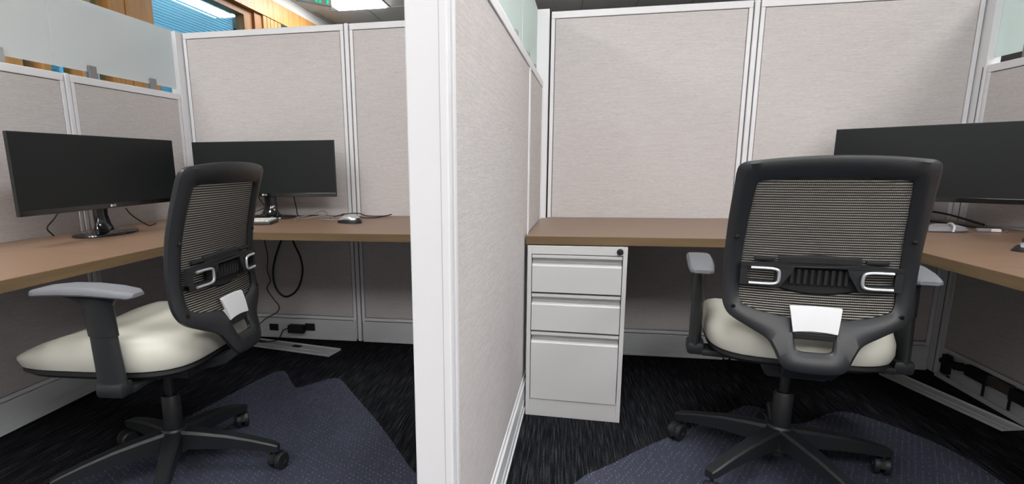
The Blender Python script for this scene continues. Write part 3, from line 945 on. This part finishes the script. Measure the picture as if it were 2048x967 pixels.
# ------------------------------------------------------------------ monitors
def monitor(label, cx, cy, zc, rz, W, H, foot, group='ultrawide monitors', logo=True):
    """screen faces local -y"""
    t = thing('monitor', label, 'monitor', (cx, cy, ZT), rz, group)
    z0 = zc-H/2-ZT
    b = newbm(); bx(b, -W/2, W/2, 0.0, 0.014, z0, z0+H, 0.002)
    rings = []
    for k, (y, s, sh) in enumerate(((0.014, 0.96, 0.94), (0.024, 0.93, 0.88), (0.034, 0.80, 0.70), (0.038, 0.6, 0.5))):
        rings.append([(-W/2*s, y, z0+H*(0.5-sh/2)), (W/2*s, y, z0+H*(0.5-sh/2)), (W/2*s, y, z0+H*(0.5+sh/2)), (-W/2*s, y, z0+H*(0.5+sh/2))])
    loft(b, rings)
    obj('casing', b, 'black', t)
    box_obj('screen', -W/2+0.004, W/2-0.004, -0.001, 0.001, z0+0.020, z0+H-0.004, 'screen', t)
    box_obj('bezel', -W/2+0.001, W/2-0.001, -0.0022, 0.001, z0+0.001, z0+0.0195, 'gloss', t, 0.0006)
    if logo:
        lg = newbm(); lathe(lg, [(0.0052, 0.0), (0.0052, -0.0032)], (-0.010, 0, z0+0.010), 16, 'y')
        obj('emblem', lg, 'logo', t)
        text_mesh('LG', 0.0125, 0.0004, 'lettering', 'logo', t, (0.006, -0.0030, z0+0.010), (math.pi/2, 0, 0))
    # stand: oval foot, flared neck and clamp
    fx, fy, fr, fd = foot
    b = newbm(); rings = []
    for r, z in ((0.97, 0.001), (1.0, 0.004), (0.99, 0.009), (0.94, 0.012), (0.5, 0.016), (0.12, 0.018)):
        rings.append([(fx+fr*r*math.cos(2*math.pi*k/40), fy+fd*r*math.sin(2*math.pi*k/40), z) for k in range(40)])
    loft(b, rings); obj('foot', b, 'gloss', t, True)
    b = newbm(); rings = []
    for z, y, sx, sy in ((0.012, fy+0.005, 0.075, 0.040), (0.022, fy+0.008, 0.050, 0.028), (0.045, fy+0.012, 0.038, 0.022), (0.08, fy+0.018, 0.035, 0.019), (z0+0.02, fy+0.016, 0.036, 0.017), (z0+0.10, fy*0.3+0.040, 0.034, 0.012)):
        rings.append([(fx+sx*math.cos(2*math.pi*k/24), y+sy*math.sin(2*math.pi*k/24), z) for k in range(24)])
    loft(b, rings); obj('neck', b, 'gloss', t, True)
    return t
monitor('black ultrawide monitor on the left return desk', -1.745, -0.895, 0.996, math.radians(91.5), 0.84, 0.290, (0.0, 0.045, 0.150, 0.095))
monitor('black ultrawide monitor on the desk against the left back wall', -1.462, -0.175, 0.999, math.radians(1.5), 0.80, 0.290, (0.015, 0.010, 0.150, 0.100))
monitor('black ultrawide monitor angled in the right cubicle corner', 1.582, -0.370, 1.000, math.radians(-42.2), 0.76, 0.302, (-0.165, 0.10, 0.135, 0.09), logo=False)

# ------------------------------------------------------------------ mice, keyboard
def mouse(label, x, y, rz):
    t = thing('mouse', label, 'mouse', (x, y, ZT), rz, 'computer mice')
    def body(lo, hi, sc):
        b = newbm(); rr = []
        for k in range(13):
            u = -1+2*k/12
            w = 0.031*sc*(1-0.10*u-0.0*u*u)*math.sqrt(max(0.03, 1-abs(u)**3.2))
            h = 0.036*(1-0.25*(u+0.15)**2-0.25*max(0, u)**2)*math.sqrt(max(0.04, 1-abs(u)**4))
            ring = []
            for a in [math.pi*q/12 for q in range(13)]:
                ring.append((w*math.cos(a), 0.056*u*sc, 0.001+max(lo*h, 0)+(hi-lo)*h*math.sin(a)**0.8))
            rr.append(ring)
        loft(b, rr); return b
    obj('body', body(0, 0.86, 1.0), 'black', t, True)
    obj('top_shell', body(0.42, 1.0, 0.93), 'silver', t, True, label='silver top')
    b = newbm(); lathe(b, [(0.007, -0.003), (0.009, -0.002), (0.009, 0.002), (0.007, 0.003)], (0, 0.030, 0.029), 14, 'x'); obj('wheel', b, 'black', t, True)
    t.scale = (1.18, 1.18, 1.18)
    return t
mouse('silver and black mouse on the left cubicle desk', -0.912, -0.375, math.radians(75))
mouse('silver and black mouse at the right edge of the photo', 1.520, -0.985, math.radians(72))

kb = thing('keyboard', 'white keyed computer keyboard behind the left chair', 'keyboard', (-1.497, -0.478, ZT), math.radians(12))
box_obj('case', -0.225, 0.225, -0.070, 0.070, 0.001, 0.014, 'keybase', kb, 0.004)
box_obj('deck', -0.223, 0.223, -0.068, 0.068, 0.013, 0.017, 'gcable', kb, 0.002)
b = newbm()
for r in range(6):
    for c in range(21):
        if c in (15, 16) and r in (2, 3): continue
        x = -0.208+0.0208*c; y = -0.055+0.0215*r
        bx(b, x-0.0088, x+0.0088, y-0.0088, y+0.0088, 0.0165, 0.0225, 0.0)
tag(obj('keys', b, 'keys', kb), kind='stuff')

# ------------------------------------------------------------------ cables
def cable(name, label, pts, r, m='cable', cat='cable', extra=None):
    b = newbm(); tube(b, pts, r, 7, 6)
    if extra: extra(b)
    return tag(obj(name, b, m, None, True), label, cat)
zc = ZT+0.0045
cable('power_cable', 'thick black cable looping below the left desk', [(-1.442, -0.06, 0.700), (-1.46, -0.03, 0.62), (-1.515, -0.02, 0.50), (-1.540, -0.018, 0.40), (-1.525, -0.018, 0.31), (-1.47, -0.018, 0.265), (-1.395, -0.018, 0.31), (-1.355, -0.018, 0.41), (-1.36, -0.02, 0.50), (-1.395, -0.03, 0.60), (-1.39, -0.05, 0.700)], 0.0055)
cable('monitor_cable', 'thin black wire hanging down to the skirting, left cubicle', [(-1.555, -0.05, 0.703), (-1.575, -0.02, 0.60), (-1.565, -0.018, 0.50), (-1.575, -0.018, 0.42), (-1.560, -0.018, 0.36), (-1.585, -0.018, 0.31), (-1.55, -0.018, 0.25), (-1.515, -0.02, 0.205), (-1.53, -0.03, 0.17), (-1.60, -0.04, 0.13), (-1.665, -0.05, 0.07), (-1.69, -0.06, 0.03), (-1.69, -0.07, 0.0118)], 0.0028)
cable('monitor_wire', 'thin wire curling behind the left return monitor', [(-1.93, -0.93, 0.90), (-1.945, -0.98, 0.82), (-1.94, -1.03, 0.78), (-1.935, -1.01, 0.745)], 0.003)
cable('monitor_lead', 'black lead running from the left return monitor across the desk', [(-1.77, -0.80, 0.84), (-1.80, -0.73, 0.80), (-1.80, -0.65, 0.752), (-1.82, -0.60, zc), (-1.86, -0.52, zc)], 0.003)
cable('screen_lead', 'black lead dropping behind the left back monitor', [(-1.335, -0.10, 0.85), (-1.33, -0.09, 0.79), (-1.325, -0.08, 0.745), (-1.28, -0.06, zc), (-1.22, -0.05, zc)], 0.003)
cable('screen_wires', 'crossed black wires left of the back monitor stand', [(-1.62, -0.12, zc), (-1.56, -0.10, 0.77), (-1.50, -0.09, 0.80), (-1.46, -0.09, 0.86)], 0.0025)
cable('screen_wire', 'thin black wire crossing behind the back monitor stand', [(-1.56, -0.08, 0.85), (-1.53, -0.07, 0.80), (-1.48, -0.06, 0.77), (-1.44, -0.05, zc)], 0.0025)
cable('cord', 'grey cord curling between back monitor and mouse', [(-1.27, -0.24, zc), (-1.24, -0.12, zc+0.01), (-1.19, -0.06, zc+0.025), (-1.14, -0.12, zc+0.012), (-1.12, -0.24, zc), (-1.06, -0.27, zc), (-0.99, -0.29, zc), (-0.975, -0.33, zc)], 0.0028, 'gcable')
cable('cord', 'second grey cord looping beside the back monitor stand', [(-1.22, -0.33, zc), (-1.21, -0.24, zc), (-1.15, -0.19, zc+0.01), (-1.10, -0.22, zc+0.008), (-1.04, -0.24, zc+0.006)], 0.0025, 'gcable')
cable('cord', 'black cord coiled behind the left cubicle mouse', [(-1.09, -0.20, zc), (-1.05, -0.10, zc+0.012), (-0.98, -0.07, zc+0.014), (-0.92, -0.10, zc+0.004), (-0.84, -0.06, zc), (-0.80, -0.05, zc+0.008), (-0.84, -0.13, zc), (-0.90, -0.20, zc+0.003), (-0.96, -0.16, zc+0.006), (-1.0, -0.22, zc), (-0.92, -0.26, zc)], 0.003)
cable('white_plug_cable', 'pale bundled cable end left of the mouse', [(-1.02, -0.21, zc), (-0.985, -0.17, zc+0.01), (-0.955, -0.19, zc+0.016), (-0.985, -0.23, zc+0.008), (-1.015, -0.19, zc+0.012), (-0.97, -0.16, zc+0.014)], 0.0045, 'gcable')
cable('desk_plug', 'small black cable end at the front of the left desks', [(-1.56, -0.64, zc), (-1.52, -0.70, zc+0.002), (-1.50, -0.76, zc+0.005)], 0.007)
# right cubicle
cable('display_cable', 'upper black cable arching behind the right cubicle desk', [(1.30, -0.06, zc+0.02), (1.45, -0.035, 0.775), (1.60, -0.03, 0.788), (1.73, -0.04, 0.786), (1.80, -0.09, 0.775), (1.84, -0.20, 0.752), (1.845, -0.25, zc+0.001)], 0.0045)
cable('display_lead', 'lower black cable slanting over the right cubicle desk', [(1.34, -0.10, zc+0.01), (1.50, -0.10, 0.765), (1.60, -0.14, 0.762), (1.70, -0.26, 0.752), (1.765, -0.38, zc+0.001), (1.772, -0.415, zc+0.001)], 0.0048)
ad = thing('cable_bundle', 'grey coiled mouse cable in a tie beside the right chair', 'cable', (1.575, -0.475, ZT), math.radians(-10))
b = newbm()
for k in range(7):
    o = 0.004*k
    tube(b, [(-0.065+0.002*k, -0.02+o, 0.004+0.001*k), (-0.03, -0.034+o, 0.006+0.002*k), (0.03, -0.030+o, 0.008+0.002*k), (0.062, -0.008+o, 0.010+0.001*k), (0.03, 0.012+o, 0.012+0.002*k), (-0.03, 0.010+o, 0.012+0.002*k), (-0.065, -0.006+o, 0.008)], 0.0026, 6, 4)
obj('coil', b, 'gcable', ad, True)
b = newbm(); tube(b, [(0.004, -0.042, 0.004), (0.008, -0.036, 0.024), (0.012, 0.0, 0.032), (0.014, 0.032, 0.026), (0.016, 0.046, 0.006)], 0.004, 8, 4); obj('tie', b, 'plate', ad, True, label='white tie')
us = thing('usb_plug', 'loose white plug on a thin cord, right desk', 'plug', (1.735, -0.475, ZT), math.radians(-12))
box_obj('shell', -0.012, 0.018, -0.008, 0.008, 0.002, 0.013, 'logo', us, 0.001)
box_obj('grip', -0.055, -0.012, -0.009, 0.009, 0.001, 0.014, 'gcable', us, 0.003)
cable('thin_cord', 'thin grey cord trailing to the right desk edge', [(1.755, -0.50, zc), (1.80, -0.44, zc), (1.84, -0.34, zc+0.004), (1.855, -0.40, 0.752), (1.858, -0.52, 0.756), (1.858, -0.66, 0.75)], 0.0022, 'gcable')

# ------------------------------------------------------------------ raceway details, left cubicle
for nm, xx, zz, lb in (('outlet', -1.566, 0.073, 'black empty outlet opening in the skirting'),):
    o = box_obj(nm, xx-0.028, xx+0.028, -0.0105, -0.0045, zz-0.020, zz+0.020, 'blackm', None, 0.002); tag(o, 'black empty socket opening in the left cubicle skirting', 'outlet')
o = box_obj('outlet', -1.365, -1.305, -0.0105, -0.0045, 0.062, 0.105, 'blackm', None, 0.002); tag(o, 'black socket filled by the power adapter', 'outlet')
pa = thing('power_adapter', 'black power adapter plugged into the left cubicle skirting', 'adapter', (-1.405, -0.03, 0.078))
box_obj('body', -0.052, 0.044, -0.022, 0.018, -0.024, 0.022, 'blackm', pa, 0.004)
b = newbm(); tube(b, [(-0.052, 0, 0.0), (-0.085, -0.008, -0.012), (-0.10, -0.020, -0.045), (-0.115, -0.05, -0.0632), (-0.18, -0.085, -0.0632), (-0.26, -0.06, -0.0632)], 0.0032, 7, 5)
obj('lead', b, 'cable', pa, True)

def strip(name, label, p, q, wid, holes=()):
    """metal raceway cover lying face down on the carpet from p to q, wid to its left"""
    p, q = Vector(p), Vector(q); d = (q-p); L = d.length; a = math.atan2(d.y, d.x)
    t = thing(name, label, 'metal strip', (p.x, p.y, 0), a)
    b = newbm()
    bx(b, 0, L, 0, wid, 0.002, 0.006, 0.0005)
    bx(b, 0, L, 0, 0.005, 0.002, 0.012, 0.0005); bx(b, 0, L, wid-0.005, wid, 0.002, 0.012, 0.0005)
    for qy in (0.40, 0.46): bx(b, 0, L, wid*qy, wid*qy+0.0025, 0.005, 0.0085)
    obj('cover', b, 'alu', t)
    for h in holes:
        box_obj('cutout', h-0.028, h+0.028, wid*0.55, wid*0.55+0.035, 0.0055, 0.0068, 'blackm', t)
    return t
strip('raceway_strip', 'loose silver raceway cover lying on the carpet, left cubicle', (-1.80, -0.130), (-1.112, -0.262), 0.118, (0.17, 0.43))
strip('raceway_strip', 'loose silver raceway cover lying across the carpet, right cubicle', (1.625, -0.085), (1.765, -0.640), 0.095)

# ------------------------------------------------------------------ open raceway, right wall
t = thing('raceway_wiring', 'exposed black wiring and metal tray in the open right raceway', 'wiring', (1.886, -0.06, 0))
b = newbm(); bx(b, -0.010, 0.020, -0.93, 0.0, 0.008, 0.012); bx(b, -0.012, -0.008, -0.93, 0.0, 0.004, 0.026, 0.0005); bx(b, 0.020, 0.024, -0.93, 0.0, 0.012, 0.128)
for z in (0.05, 0.058): bx(b, 0.0175, 0.020, -0.93, 0, z, z+0.003)
obj('tray', b, 'alu', t)
b = newbm(); tube(b, [(0.008, -0.01, 0.085), (0.006, -0.10, 0.09), (0.008, -0.16, 0.10), (0.010, -0.30, 0.098)], lambda u: 0.017+0.003*math.sin(u*60), 10, 6); obj('conduit', b, 'blackm', t, True)
box_obj('junction_box', -0.006, 0.019, -0.06, -0.02, 0.03, 0.12, 'blackm', t, 0.003)
box_obj('junction_box', -0.006, 0.019, -0.30, -0.17, 0.075, 0.125, 'blackm', t, 0.004)
box_obj('bracket', -0.004, 0.019, -0.42, -0.30, 0.082, 0.124, 'bracket', t, 0.002)
box_obj('junction_box', -0.014, 0.019, -0.53, -0.43, 0.075, 0.122, 'blackm', t, 0.003)
for y in (-0.30, -0.44):
    box_obj('clip', -0.012, -0.008, y-0.006, y+0.006, 0.03, 0.09, 'blackm', t)
